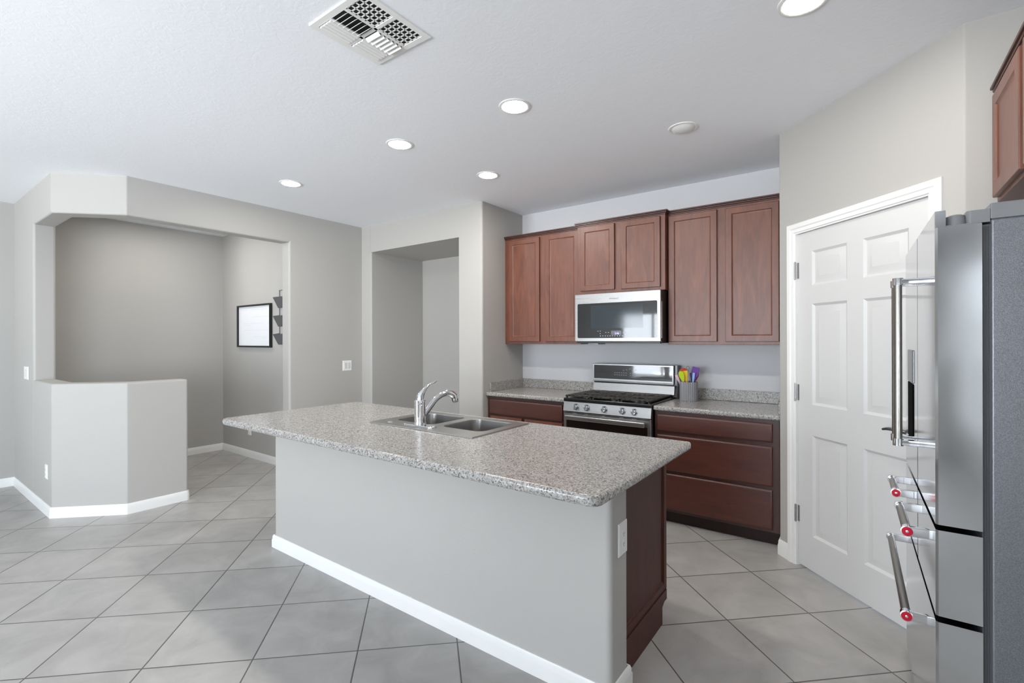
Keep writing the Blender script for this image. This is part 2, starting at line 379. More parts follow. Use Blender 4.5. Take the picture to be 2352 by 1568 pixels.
# pantry door, casing
PD = Vector((P[0], P[1], 0)); PM = Matrix.Translation(PD) @ Matrix.Rotation(-math.pi/4, 4, 'Z')
b = N(); cas = [(0, 0), (0, -.012), (.006, -.017), (.03, -.017), (.036, -.012), (.056, -.012), (.06, -.006), (.066, -.004), (.066, .05)]
def casing(b, pts, closed=False):
    rows = []
    for i, (x, z) in enumerate(pts):
        p = Vector((x, z)); d0 = (p-Vector(pts[i-1])).normalized() if i else None; d1 = (Vector(pts[i+1])-p).normalized() if i < len(pts)-1 else None
        n0 = Vector((d0.y, -d0.x)) if d0 else None; n1 = Vector((d1.y, -d1.x)) if d1 else None
        m_ = (n0+n1).normalized()/((n0+n1).normalized().dot(n0)) if n0 and n1 else (n0 or n1)
        rows.append([b.verts.new((x+m_.x*o_, y, z+m_.y*o_)) for o_, y in cas])
    for R0, R1 in zip(rows, rows[1:]):
        for k in range(len(cas)): b.faces.new((R0[k], R0[(k+1) % len(cas)], R1[(k+1) % len(cas)], R1[k]))
    b.faces.new(rows[0]); b.faces.new(rows[-1])
casing(b, [(.083, 0), (.083, 2.158), (1.052, 2.158), (1.052, 0)])
bmesh.ops.transform(b, matrix=PM, verts=b.verts); struct('trim_1', b, 'white')
b = N(); xs = [.148, .267, .521, .625, .879, .988]; zs = [.012, .221, .84, 1.028, 1.645, 1.757, 1.968, 2.09]; fy = .012
for i in range(5):
    for j in range(7):
        x0, x1, z0, z1 = xs[i], xs[i+1], zs[j], zs[j+1]
        if i in (1, 3) and j in (1, 3, 5): nested(b, x0, x1, z0, z1, [(0, fy), (.005, fy+.004), (.014, fy+.010), (.024, fy+.010), (.05, fy+.003), (.054, fy+.002)])
        else: nested(b, x0, x1, z0, z1, [(0, fy)])
nested(b, .148, .988, .012, 2.09, [(0, fy), (0, fy+.036)])
bmesh.ops.remove_doubles(b, verts=b.verts, dist=1e-5)
d1o = struct('door_1', b, 'door', angle=20); d1o.location = PD; d1o.rotation_euler = (0, 0, -math.pi/4)
for z in (1.862, 1.093, .328):
    b = N(); cyl(b, (.145, -.003, z-.054), (.145, -.003, z+.054), .0065, seg=12); box(b, .128, .162, .008, .0125, z-.05, z+.05, .001)
    for k in (-1, 1): cyl(b, (.145, -.003, z+k*.054), (.145, -.003, z+k*.06), .0045, .002, 12)
    obj('hinge', b, 'steel', d1o, local=True)
b = N(); cyl(b, (.92, fy, .985), (.92, fy-.012, .985), .032, .03); cyl(b, (.92, fy-.012, .985), (.92, -.05, .985), .011)
tube(b, [(.925, -.055, .985), (.88, -.057, .987), (.83, -.055, .986), (.795, -.048, .978)], [.011, .009, .008, .006])
obj('door_handle', b, 'steel_dark', d1o, local=True)

# island: low drywall, cabinet, worktop
b = N(); prism(b, fillet([(-3.30, 1.72), (-.79, 1.72), (-.79, 1.887), (-3.30, 1.887)], {0: .02, 1: .025, 2: .02, 3: .02}), 0, .874); struct('wall_island', b, 'wall')

# ------------------------------------------------------------------ cabinets
def shaker(bm, x0, x1, z0, z1, yf, th=.02, fw=.048, mtx=None):
    nested(bm, x0, x1, z0, z1, [(0, yf+th), (0, yf+.004), (.002, yf+.001), (.005, yf), (fw, yf), (fw+.004, yf+.005), (fw+.009, yf+.008), (fw+.014, yf+.0085)], mtx=mtx)
    nested(bm, x0, x1, z0, z1, [(0, yf+th)], mtx=mtx)
def slab(bm, x0, x1, z0, z1, yf, th=.02, mtx=None):
    nested(bm, x0, x1, z0, z1, [(0, yf+th), (0, yf+.008), (.003, yf+.004), (.009, yf+.001), (.014, yf)], mtx=mtx)
    nested(bm, x0, x1, z0, z1, [(0, yf+th)], mtx=mtx)
def crown(bm, x0, x1, yf, z, yb, left=0, right=0, mtx=None):
    """stepped cornice: projects in front and, where asked, past the ends"""
    for dz0, dz1, pr in ((-.03, -.018, .006), (-.018, -.006, .014), (-.006, .006, .022)):
        box(bm, x0-left*pr, x1+right*pr, yf-pr, yb, z+dz0, z+dz1, .002, 1, mtx=mtx)
def upper(label, x0, x1, yf, z0, z1, doors, left=0, right=0, loc=None, mtx=None, yb=EY-.003, fw=.045):
    t = thing('upper_cabinet', loc or ((x0+x1)/2, (yf+yb)/2, z0), label, 'cabinet', 'wall cabinets')
    if mtx: ORG[t.name] = Vector(t.location)
    b = N(); box(b, x0, x1, yf+.02, yb-.002, z0, z1, .002, 1, mtx=mtx); obj('cabinet_body', b, 'wood', t)
    for (a0, a1, c0, c1) in doors: b = N(); shaker(b, a0, a1, c0, c1, yf, fw=fw, mtx=mtx); obj('door', b, 'wood', t)
    b = N(); crown(b, x0, x1, yf+.02, z1+.004, yb, left, right, mtx); obj('crown_moulding', b, 'wood_dark', t)
    return t
upper('red brown two door wall cabinet left of the microwave', -3.019, -2.135, 3.99, 1.386, 2.485, [(-2.962, -2.585, 1.411, 2.442), (-2.515, -2.15, 1.411, 2.446)], 0, 0)
upper('short red brown two door wall cabinet right above the microwave', -2.133, -1.32, 3.925, 1.838, 2.487, [(-2.096, -1.762, 1.87, 2.448), (-1.7, -1.358, 1.866, 2.448)], 1, 1)
upper('tall red brown two door wall cabinet between microwave and pantry door', -1.318, -.456, 3.99, 1.386, 2.485, [(-1.308, -.93, 1.411, 2.446), (-.868, -.5, 1.411, 2.441)], 0, 0)
# over the refrigerator: same cabinet turned to face -X   local x -> -Y, local y -> +X
RM = Matrix(((0, 1, 0, 0), (-1, 0, 0, 0), (0, 0, 1, 0), (0, 0, 0, 1)))
upper('brown wall cabinet at the right frame edge above the refrigerator', -2.828, -1.87, .432, 2.0, 2.475, [(-2.80, -2.375, 2.015, 2.44), (-2.325, -1.90, 2.015, 2.44)], 0, 1, loc=(.75, 2.35, 2.0), mtx=RM, yb=RIGHT, fw=.055)

def base_cab(label, x0, x1, fronts):
    t = thing('base_cabinet', ((x0+x1)/2, 4.0, 0), label, 'cabinet', 'base cabinets along the back wall')
    b = N(); box(b, x0, x1, 3.72, EY-.003, .1, .876, .002, 1); obj('cabinet_body', b, 'wood_dark', t)
    b = N(); box(b, x0, x1, 3.787, EY-.003, 0, .1); obj('toe_kick', b, 'kick', t)
    for kind, a0, a1, c0, c1 in fronts:
        b = N(); (slab if kind == 'drawer' else shaker)(b, a0, a1, c0, c1, 3.70); obj(kind, b, 'wood_h' if kind == 'drawer' else 'wood', t)
base_cab('red brown base cabinet left of the range, one drawer over two doors', -3.018, -2.122, [('drawer', -2.988, -2.16, .70, .845), ('door', -2.976, -2.598, .122, .686), ('door', -2.566, -2.16, .122, .686)])
base_cab('red brown base cabinet right of the range with three stacked drawers', -1.33, -.465, [('drawer', -1.31, -.506, .72, .848), ('drawer', -1.31, -.506, .417, .69), ('drawer', -1.31, -.506, .122, .394)])

def counter(label, x0, x1, side):
    t = thing('countertop', ((x0+x1)/2, 4.0, .876), label, 'countertop', 'countertops along the back wall')
    b = N(); box(b, x0, x1, 3.685, EY-.002, .876, .914, .012, 4); obj('top', b, 'laminate', t)
    b = N(); box(b, x0, x1, EY-.02, EY-.002, .914, 1.008, .005, 3); obj('backsplash', b, 'laminate', t)
    b = N(); a0, a1 = (x0, x0+.02) if side < 0 else (x1-.02, x1)
    box(b, a0, a1, 3.74, EY-.02, .914, 1.008, .004, 2); obj('side_splash', b, 'laminate', t)
counter('speckled gray countertop with backsplash left of the range', -3.019, -2.122, -1)
counter('speckled gray countertop right of the range, under the utensil crock', -1.333, -.456, 1)

t = thing('island_cabinet', (-1.9, 2.2, 0), 'dark red brown island cabinet behind the low gray island wall', 'cabinet')
b = N(); box(b, -3.0, -.842, 1.89, 2.465, .1, .70, .002, 1)                                   # open above, where the sink bowls hang
for x0, x1, y0, y1 in ((-3.0, -.842, 2.445, 2.465), (-3.0, -.842, 1.89, 1.9), (-3.0, -2.98, 1.9, 2.445), (-.862, -.842, 1.9, 2.445)): box(b, x0, x1, y0, y1, .698, .872)
obj('cabinet_body', b, 'wood_dark', t)
b = N(); box(b, -3.0, -.84, 1.89, 2.40, 0, .1); obj('toe_kick', b, 'kick', t)
b = N(); EM = Matrix(((0, -1, 0, 0), (1, 0, 0, 0), (0, 0, 1, 0), (0, 0, 0, 1)))                # local x -> +Y, facing +X
prism(b, [(1.89, 0), (2.395, 0), (2.395, .085), (2.425, .1), (2.462, .1), (2.462, .15), (1.89, .15)], -.012, .008, mtx=EM @ Matrix.Rotation(math.pi/2, 4, 'X') @ Matrix.Translation((0, 0, -.828+.0)) )
nested(b, 1.888, 2.47, .15, .874, [(0, .84), (0, .824), (.035, .824), (.04, .829), (.046, .826), (.052, .832)], mtx=Matrix(((0, -1, 0, 0), (1, 0, 0, 0), (0, 0, 1, 0), (0, 0, 0, 1))) @ Matrix.Scale(1, 4))
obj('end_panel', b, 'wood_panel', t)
FM = Matrix.Rotation(math.pi, 4, 'Z')
for k in range(4):
    x0 = -2.98+k*.537; b = N(); shaker(b, -(x0+.517), -x0, .122, .69, -2.487, mtx=FM); obj('door', b, 'wood', t)
    b = N(); slab(b, -(x0+.517), -x0, .72, .85, -2.487, mtx=FM); obj('drawer', b, 'wood_h', t)

SX0, SX1, SY0, SY1 = -2.497, -1.648, 1.90, 2.43
BAS = [(-2.435, -2.085, 2.035, 2.375), (-2.03, -1.70, 2.035, 2.375)]
def plate_with_holes(b, xs, ys, holes, z, r, depth=0, k=5):
    """flat sheet on a grid; listed cells get a rounded opening with sides going down"""
    for i in range(len(xs)-1):
        for j in range(len(ys)-1):
            x0, x1, y0, y1 = xs[i], xs[i+1], ys[j], ys[j+1]
            if (i, j) not in holes: b.faces.new([b.verts.new(q) for q in ((x0, y0, z), (x1, y0, z), (x1, y1, z), (x0, y1, z))]); continue
            g_ = .006; rp = rrect(x0+g_, x1-g_, y0+g_, y1-g_, r); n = len(rp)
            cor = [Vector((x0, y0)), Vector((x1, y0)), Vector((x1, y1)), Vector((x0, y1))]; per = n//4
            ov = [b.verts.new((c_.x, c_.y, z)) for c_ in cor]; iv = [b.verts.new((p.x, p.y, z)) for p in rp]
            for a_ in range(n):
                o0, o1 = ov[a_//per], ov[((a_+1) % n)//per]
                b.faces.new((iv[a_], iv[(a_+1) % n], o0) if o0 is o1 else (iv[a_], iv[(a_+1) % n], o1, o0))
            if depth:
                prev = iv; cx_, cy_ = (x0+x1)/2, (y0+y1)/2
                for dz, sc in ((.006, .985), (depth-.03, .955), (depth-.008, .93), (depth, .86)):
                    cur = [b.verts.new((cx_+(p.x-cx_)*sc, cy_+(p.y-cy_)*sc, z-dz)) for p in rp]
                    for a_ in range(n): b.faces.new((prev[a_], prev[(a_+1) % n], cur[(a_+1) % n], cur[a_]))
                    prev = cur
                b.faces.new(prev)
IX0, IX1, IY0, IY1 = -3.452, -.703, 1.432, 2.50
b = N(); hx0, hx1, hy0, hy1 = SX0+.015, SX1-.015, SY0+.015, SY1-.015
ring = fillet([(IX0, IY0), (IX1, IY0), (IX1, IY1), (IX0, IY1)], {0: .05, 1: .05, 2: .02, 3: .05})
# sheet ring round the sink cut-out, its rounded outer edge and underside
def ring_top(b, pts, z, hole):
    hx = [Vector((hole[0], hole[2])), Vector((hole[1], hole[2])), Vector((hole[1], hole[3])), Vector((hole[0], hole[3]))]
    cor = [Vector((IX0, IY0)), Vector((IX1, IY0)), Vector((IX1, IY1)), Vector((IX0, IY1))]
    near = [min(range(4), key=lambda k: (p-cor[k]).length) for p in pts]
    hv = [b.verts.new((h.x, h.y, z)) for h in hx]; pv = [b.verts.new((p.x, p.y, z)) for p in pts]; n = len(pts)
    for i in range(n):
        j = (i+1) % n; o0, o1 = hv[near[i]], hv[near[j]]
        b.faces.new((pv[i], pv[j], o0) if o0 is o1 else (pv[i], pv[j], o1, o0))
    return pv, hv
cen = Vector(((IX0+IX1)/2, (IY0+IY1)/2)); prev = None
def inset(pts, d_):
    out = []; n = len(pts)
    for i, p in enumerate(pts):
        e = (pts[(i+1) % n]-pts[i-1]).normalized(); out.append(p+Vector((-e.y, e.x))*d_)
    return out
tv, th_ = ring_top(b, inset(ring, .014), .914, (hx0, hx1, hy0, hy1))
prev = tv
for ins, z in ((.008, .9125), (.003, .909), (.0005, .904), (0, .898), (0, .888), (.002, .880), (.007, .875), (.014, .874)):
    cur = [b.verts.new((p.x, p.y, z)) for p in inset(ring, ins)]
    for i in range(len(cur)): b.faces.new((prev[i], prev[(i+1) % len(cur)], cur[(i+1) % len(cur)], cur[i]))
    prev = cur
bv, bh = ring_top(b, inset(ring, .014), .874, (hx0, hx1, hy0, hy1))
for i in range(4): b.faces.new((th_[i], th_[(i+1) % 4], bh[(i+1) % 4], bh[i]))
bmesh.ops.remove_doubles(b, verts=b.verts, dist=1e-5)
o = obj('island_countertop', b, 'laminate'); rebase(o, (-2.08, 1.97, .874)); tag(o, 'long speckled gray island countertop with rounded edges around the sink', 'countertop')

# sink
t = thing('double_sink', (-2.07, 2.165, .914), 'stainless double bowl drop-in sink set in the island countertop', 'sink')
b = N()
plate_with_holes(b, [SX0+.012, BAS[0][0], BAS[0][1], BAS[1][0], BAS[1][1], SX1-.012], [SY0+.012, 2.035, 2.375, SY1-.012], {(1, 1), (3, 1)}, .9215, .055, .19)
nested(b, SX0, SX1, SY0, SY1, [(0, -.9145), (0, -.917), (.004, -.9215), (.012, -.9215)], cap=False, mtx=Matrix.Rotation(-math.pi/2, 4, 'X'))
bmesh.ops.remove_doubles(b, verts=b.verts, dist=1e-5)
obj('basin_shell', b, 'sink', t)
for (x0, x1, y0, y1) in BAS:
    b = N(); lathe(b, [(.0, .0), (.03, .0), (.045, .004), (.046, .001)], ((x0+x1)/2, (y0+y1)/2, .733)); obj('drain', b, 'chrome', t)
b = N(); lathe(b, [(.0, .004), (.014, .004), (.018, .0)], (-2.38, 1.97, .9215)); obj('hole_cover', b, 'chrome', t)
# faucet
FX, FY = -2.125, 1.98
t = thing('faucet', (FX, FY, .9215), 'chrome single lever kitchen faucet standing on the sink deck', 'faucet')
b = N(); prism(b, fillet([(FX-.125, FY-.032), (FX+.125, FY-.032), (FX+.125, FY+.032), (FX-.125, FY+.032)], {0: .031, 1: .031, 2: .031, 3: .031}), .9215, .930, rim=.005); obj('deck_plate', b, 'chrome', t)
b = N(); lathe(b, [(.036, .0), (.036, .008), (.0335, .014), (.033, .115), (.0345, .117), (.0345, .122), (.033, .124), (.033, .134), (.0345, .136), (.0345, .142), (.031, .146)], (FX, FY, .93)); obj('body', b, 'chrome', t)
b = N(); tube(b, [(FX, FY, 1.07), (FX+.002, FY+.002, 1.095), (FX+.01, FY+.012, 1.12), (FX+.02, FY+.03, 1.145), (FX+.022, FY+.055, 1.163), (FX+.025, FY+.085, 1.172), (FX+.028, FY+.108, 1.182)], [.032, .03, .022, .012, .008, .009, .006], flat=.8); obj('lever', b, 'chrome', t)
b = N(); tube(b, [(FX+.003, FY+.02, .975), (FX+.012, FY+.06, 1.02), (FX+.024, FY+.11, 1.072), (FX+.036, FY+.16, 1.098), (FX+.046, FY+.20, 1.1), (FX+.054, FY+.232, 1.082), (FX+.057, FY+.242, 1.052)], [.019, .018, .017, .019, .021, .022, .02]); obj('spout', b, 'chrome', t)
b = N(); cyl(b, (FX+.057, FY+.242, 1.052), (FX+.058, FY+.244, 1.04), .019, .016); obj('spray_nozzle', b, 'gray_plastic', t)

# ------------------------------------------------------------------ range
RX0, RX1 = -2.117, -1.337
t = thing('gas_range', ((RX0+RX1)/2, 3.95, 0), 'stainless freestanding gas range with black cooktop between the base cabinets', 'range')
b = N(); box(b, RX0, RX1, 3.69, 4.30, .06, .905, .003, 1); obj('body', b, 'enamel', t)
for x in (RX0+.04, RX1-.04):
    for y in (3.74, 4.25): b = N(); cyl(b, (x, y, 0), (x, y, .06), .018); obj('foot', b, 'black', t)
b = N(); box(b, RX0, RX1, 3.652, 4.26, .893, .925, .006, 3); obj('cooktop', b, 'enamel', t)
b = N(); prism(b, [(3.648, .812), (3.69, .812), (3.69, .893), (3.664, .893)], -RX1, -RX0, mtx=Matrix(((0, 0, -1, 0), (1, 0, 0, 0), (0, 1, 0, 0), (0, 0, 0, 1)))); obj('control_panel', b, 'steel', t)
for x in (-1.992, -1.89, -1.731, -1.572, -1.472):
    b = N(); my = Matrix.Translation((x, 3.6555, .851)) @ Matrix.Rotation(math.pi/2-.19, 4, 'X')
    lathe(b, [(.0, .0), (.027, .0), (.027, .004), (.023, .008), (.022, .024), (.018, .03), (.0, .031)], mtx=my)
    box(b, -.007, .007, -.026, .026, .024, .036, .003, 2, mtx=my, mi=1)
    obj('knob', b, ['chrome', 'steel_dark'], t)
b = N(); nested(b, RX0, RX1, .19, .805, [(0, 3.69), (0, 3.657), (.003, 3.654), (.03, 3.654)], cap=False)
box(b, RX0+.03, RX1-.03, 3.654, 3.66, .74, .775); od = obj('oven_door', b, 'steel', t)
b = N(); box(b, RX0+.028, RX1-.028, 3.652, 3.66, .22, .74, .001, 1); obj('oven_window', b, 'glass_black', od)
b = N()
for x0, x1 in ((.01, .09), (.13, .2), (.235, .365), (.395, .52), (.555, .625), (.665, .77)): box(b, RX0+x0, RX0+x1, 3.6515, 3.655, .794, .799)
obj('vent_slots', b, 'black', od)
b = N(); box(b, RX0+.032, RX1-.036, 3.607, 3.628, .742, .782, .008, 3)
for x in (RX0+.07, RX1-.075): box(b, x-.014, x+.014, 3.62, 3.656, .748, .776, .004, 2)
obj('handle', b, 'steel', od)
b = N(); box(b, RX0, RX1, 3.656, 3.69, .065, .182, .004, 2); obj('storage_drawer', b, 'steel', t)
# backguard
PRX = Matrix(((0, 0, -1, 0), (1, 0, 0, 0), (0, 1, 0, 0), (0, 0, 0, 1)))
b = N(); prism(b, [(4.205, .925), (4.305, .925), (4.305, 1.2), (4.22, 1.2), (4.215, 1.03), (4.235, 1.025), (4.235, 1.02)], -(RX1+.028), -(RX0+.008), mtx=PRX); obj('backguard_shell', b, 'enamel', t)
b = N(); prism(b, fillet([(4.198, .945), (4.225, .945), (4.225, 1.022), (4.212, 1.022)], {3: .008}), -(RX1+.006), -(RX0+.012), mtx=PRX); obj('riser_panel', b, 'steel', t)
b = N(); nested(b, RX0+.012, RX1+.004, 1.032, 1.2, [(0, 4.22), (0, 4.2), (.003, 4.196), (.012, 4.196), (.014, 4.2)], cap=False); bpn = obj('control_frame', b, 'steel', t)
b = N(); nested(b, RX0+.02, RX1-.004, 1.06, 1.192, [(0, 4.2), (0, 4.197)]); box(b, RX0+.024, RX1-.006, 4.196, 4.2, 1.04, 1.06, mi=1)
for r_, z in ((0, 1.118), (1, 1.098)):
    for k in range(9):
        x = -1.885+k*.022+(.02 if k > 5 else 0); box(b, x, x+.012, 4.1955, 4.197, z, z+.004, mi=2)
for k in range(5): box(b, -1.80+k*.03, -1.788+k*.03, 4.1955, 4.197, 1.14+.008*(k % 3), 1.144+.008*(k % 3), mi=2)
obj('control_glass', b, ['glass_black', 'steel', 'print'], bpn)
# burners and grates
for x, y in ((-1.95, 3.80), (-1.5, 3.80), (-1.727, 3.95), (-1.95, 4.11), (-1.5, 4.11)):
    b = N(); lathe(b, [(.05, .0), (.05, .006), (.036, .008), (.034, .012), (.0, .013)], (x, y, .925)); obj('burner', b, 'burner', t)
for k in range(3):
    x0 = RX0+.012+k*.254; x1 = x0+.248; y0, y1 = 3.665, 4.2; b = N(); zt = .948
    for a0, a1, c0, c1 in ((x0, x1, y0, y0+.014), (x0, x1, y1-.014, y1), (x0, x0+.014, y0, y1), (x1-.014, x1, y0, y1)): box(b, a0, a1, c0, c1, .936, zt, .003, 1)
    for i in range(1, 6): xx = x0+(x1-x0)*i/6; box(b, xx-.013, xx+.013, y0, y1, .938, zt, .003, 1) if i != 3 else None
    for i in range(1, 10):
        if i not in (3, 7): yy = y0+(y1-y0)*i/10; box(b, x0, x1, yy-.014, yy+.014, .939, zt-.001, .003, 1)
    for xx in (x0+.01, x1-.01):
        for yy in (y0+.01, y1-.01): box(b, xx-.007, xx+.007, yy-.007, yy+.007, .925, .938)
    obj('grate', b, 'iron', t)

# ------------------------------------------------------------------ microwave
MX0, MX1, MZ0, MZ1 = -2.115, -1.326, 1.398, 1.834
t = thing('microwave', ((MX0+MX1)/2, 4.1, MZ0), 'stainless over the range microwave with black glass door', 'microwave')
b = N(); box(b, MX0+.004, MX1, 3.885, EY, MZ0, MZ1, .003, 1); box(b, MX0+.02, MX1-.01, 3.87, 3.9, MZ0-.002, 1.414); obj('body', b, 'black', t)
b = N(); nested(b, MX0, MX1-.004, 1.412, MZ1, [(0, 3.885), (0, 3.862), (.003, 3.859), (.012, 3.859)], cap=False)
dz = [(MX0+.012, MX1-.016, 1.746, MZ1-.012), (MX0+.012, MX1-.016, 1.424, 1.444), (MX0+.012, MX0+.03, 1.444, 1.746), (MX1-.034, MX1-.016, 1.444, 1.746)]
for x0, x1, z0, z1 in dz: nested(b, x0, x1, z0, z1, [(0, 3.859)])
md = obj('door', b, 'steel', t)
b = N(); pm = Matrix.Rotation(math.pi/2, 4, 'X')
prism(b, rrect(MX0+.028, MX1-.032, 1.442, 1.748, .012), -3.864, -3.857, mtx=pm)
for k in range(12): x = -1.865+k*.0225; box(b, x, x+.008, 3.8562, 3.857, 1.457, 1.464, mi=1)
for x, z in ((-1.89, 1.5), (-1.868, 1.5), (-1.868, 1.478), (-1.815, 1.488), (-1.79, 1.488), (-1.655, 1.488), (-1.63, 1.488)): box(b, x, x+.009, 3.8562, 3.857, z, z+.005, mi=1)
obj('door_glass', b, ['glass_black', 'print'], md)
b = N(); nested(b, -1.955, -1.478, 1.528, 1.728, [(0, 3.857), (0, 3.8566)]); obj('viewing_window', b, mat('smoked_window_glass', rgb(58, 66, 72), .08, spec=.8), md)
b = N(); nested(b, -1.762, -1.668, 1.468, 1.505, [(0, 3.857), (0, 3.8565)]); dsp = obj('display', b, 'screen', md)
b = N(); text_mesh(b, '2:46', .024, TY(-1.708, 3.8563, 1.481)); obj('clock_digits', b, 'digits', md)
b = N(); text_mesh(b, 'Whirlpool', .021, TY(-1.738, 3.8586, 1.783)); obj('logo', b, 'chrome', md)
b = N(); box(b, MX1-.001, MX1+.002, 3.87, 3.9, 1.44, 1.74); obj('side_handle', b, 'steel_dark', t)
b = N(); box(b, -2.03, -1.93, 3.95, 4.1, MZ0-.012, MZ0); obj('filter_tab', b, 'steel_dark', t)

# ------------------------------------------------------------------ refrigerator (local frame: y across the front, x into the body)
FL = Vector((.168, 1.866, 0)); t = thing('refrigerator', FL, 'stainless french door refrigerator with tubular handles and red medallions', 'refrigerator', rotz=.0175)
W = .93
def fp(name, b, m, par=None): return obj(name, b, m, par or t, local=True)
b = N(); box(b, .118, .86, .004, W-.004, .04, 1.765, .006, 3); fp('body', b, 'fridge_side')
b = N(); box(b, .1, .12, .006, W-.006, .1, 1.75)
for k in range(3): box(b, .099+k*.006, .102+k*.006, .002+k*.001, W-.002, .1, 1.745, .001, 1)
fp('gasket', b, 'gasket')
b = N(); box(b, .06, .8, .03, W-.03, 0, .05); fp('base_grille', b, 'black')
def door_leaf(name, y0, y1, z0, z1, notch=None):
    b = N(); pl = [(.0, y0+.006), (.006, y0), (.1, y0), (.1, y1), (.006, y1), (.0, y1-.006)]
    prism(b, pl, z0, z1-.048 if notch else z1, rim=0)
    if notch: prism(b, [(.0, y0+.006), (.003, y0+.002), (.024, y0+.002), (.024, y1), (.006, y1), (.0, y1-.006)], z1-.048, z1)
    for f in b.faces:
        n_ = f.normal; f.material_index = 1 if False else 0
    return fp(name, b, ['steel_front'])
def medal(par, x, y, z):
    b = N(); mm = Matrix.Translation((x, y, z)) @ Matrix.Rotation(math.pi/2, 4, 'X')
    lathe(b, [(.0, .0), (.0162, .0), (.0162, .003), (.0138, .004)], mtx=mm); lathe(b, [(.014, .002), (.014, .0042), (.0036, .0048)], mtx=mm, mi=1); lathe(b, [(.004, .003), (.004, .0062), (.002, .0068), (.0, .0068)], mtx=mm)
    obj('medallion', b, ['chrome', 'red'], par, local=True)
def handle_h(par, y0, y1, z, far=True):
    b = N(); cyl(b, (-.06, y0+.012, z), (-.06, y1-.012, z), .0125, seg=28)
    for y in (y0, y1):
        cyl(b, (-.06, y-.009, z), (-.06, y+.009, z), .0165, seg=28, mi=1); box(b, -.06, .002, y-.0085, y+.0085, z-.0145, z+.0145, .003, 2, mi=1)
    obj('handle', b, ['handle', 'chrome'], par, local=True)
    medal(par, -.06, y0-.009, z)
def handle_v(par, y, z0, z1):
    b = N(); cyl(b, (-.06, y, z0+.012), (-.06, y, z1-.012), .0125, seg=28)
    for z in (z0, z1):
        cyl(b, (-.06, y, z-.013), (-.06, y, z+.013), .016, seg=28, mi=1); box(b, -.06, .002, y-.012, y+.012, z-.01, z+.01, .003, 2, mi=1)
    obj('handle', b, ['handle', 'chrome'], par, local=True)
H2 = W/2
dn = door_leaf('door', 0, H2-.002, .888, 1.802, 1); handle_v(dn, H2-.055, 1.05, 1.64)
df = door_leaf('door', H2+.002, W, .888, 1.802, 1); handle_v(df, H2+.05, 1.05, 1.64)
b = N(); box(b, -.003, .02, .60, .80, 1.02, 1.25, .004, 2); obj('dispenser_recess', b, 'void', df, local=True)
b = N(); box(b, -.004, .02, .60, .80, 1.252, 1.385, .004, 2); obj('dispenser_panel', b, 'steel_dark', df, local=True)
wn_ = door_leaf('drawer', 0, H2-.002, .622, .872); handle_h(wn_, .075, .345, .833)
wf_ = door_leaf('drawer', H2+.002, W, .622, .872); handle_h(wf_, .53, .75, .833)
lo_ = door_leaf('drawer', 0, W, .06, .604); handle_h(lo_, .10, .84, .558)
b = N(); box(b, .024, .1, .003, H2-.004, 1.754, 1.758, .001, 1); lathe(b, [(.026, .0), (.026, .012), (.022, .03), (.014, .034), (.0, .034)], (.05, .045, 1.758))
prism(b, fillet([(.07, .012), (.118, .012), (.118, .2), (.07, .2)], {0: .01}), 1.758, 1.795); box(b, .118, .4, .01, .2, 1.765, 1.81, .004, 2); fp('hinge_cover', b, 'gray_plastic')
b = N(); lathe(b, [(.026, .0), (.026, .012), (.022, .03), (.014, .034), (.0, .034)], (.05, W-.045, 1.758)); prism(b, [(.07, W-.2), (.118, W-.2), (.118, W-.012), (.07, W-.012)], 1.754, 1.795); box(b, .118, .4, W-.2, W-.01, 1.765, 1.81, .004, 2); fp('hinge_cover', b, 'gray_plastic')

# ------------------------------------------------------------------ crock and utensils
KX, KY, KZ = -1.19, 4.14, .914
t = thing('utensil_crock', (KX, KY, KZ), 'gray ribbed ceramic crock full of utensils on the right countertop', 'crock')
b = N(); lathe(b, [(.0, .0), (.068, .0), (.071, .006), (.071, .156), (.069, .16), (.064, .158), (.064, .012), (.0, .01)], (KX, KY, KZ), seg=168, flute=.06, nf=28); obj('fluted_jar', b, 'crock', t)
UT = 'utensils in the gray crock'
rv = Vector((.96, .27, 0)).normalized()          # along the picture, for the way the bunch fans out
def util(name, label, mats, base, top, head, hr=.0055):
    """a handle from the crock floor plus a shaped head; base, top and heads as (side, depth, height) about the crock"""
    dv = Vector((-.27, .96, 0)); pt = lambda s_, d_, z: Vector((KX, KY, KZ))+rv*s_+dv*d_+Vector((0, 0, z))
    b0, b1 = pt(*base), pt(*top); t_ = thing(name, b0, label, 'utensil', UT)
    b = N(); tube(b, [b0, b0.lerp(b1, .5), b1], hr); obj('handle', b, mats[0], t_)
    ax = (b1-b0).normalized(); sd = (rv-ax*rv.dot(ax)).normalized(); fw = ax.cross(sd)
    if head:
        w0, w1, ln, kind = head; b = N(); pts = []
        n = 10
        for i in range(n+1):
            s_ = i/n
            if kind == 'spoon': wd = w0+(w1-w0)*math.sin(min(1, s_*1.25)*math.pi/2); wd *= math.sqrt(max(.02, 1-max(0, (s_-.62)/.4)**2))
            else: wd = w0+(w1-w0)*min(1, s_*2.4)**1.3; wd *= 1 if s_ < .93 else .9
            pts.append((s_*ln, wd))
        poly = [(wd, y) for y, wd in pts]+[(-wd, y) for y, wd in reversed(pts)]
        mm = Matrix((( sd.x, ax.x, fw.x, b1.x), (sd.y, ax.y, fw.y, b1.y), (sd.z, ax.z, fw.z, b1.z), (0, 0, 0, 1)))
        prism(b, poly, -.005, .005, rim=.002, rim_b=.002, seg=2, mtx=mm); obj('head', b, mats[1], t_)
    return t_
util('silicone_spatula', 'pale pink utensil leaning far left out of the gray crock', ['pink', 'pink'], (-.01, .03, .012), (-.075, .03, .155), (.008, .012, .062, 'spat'), .008)
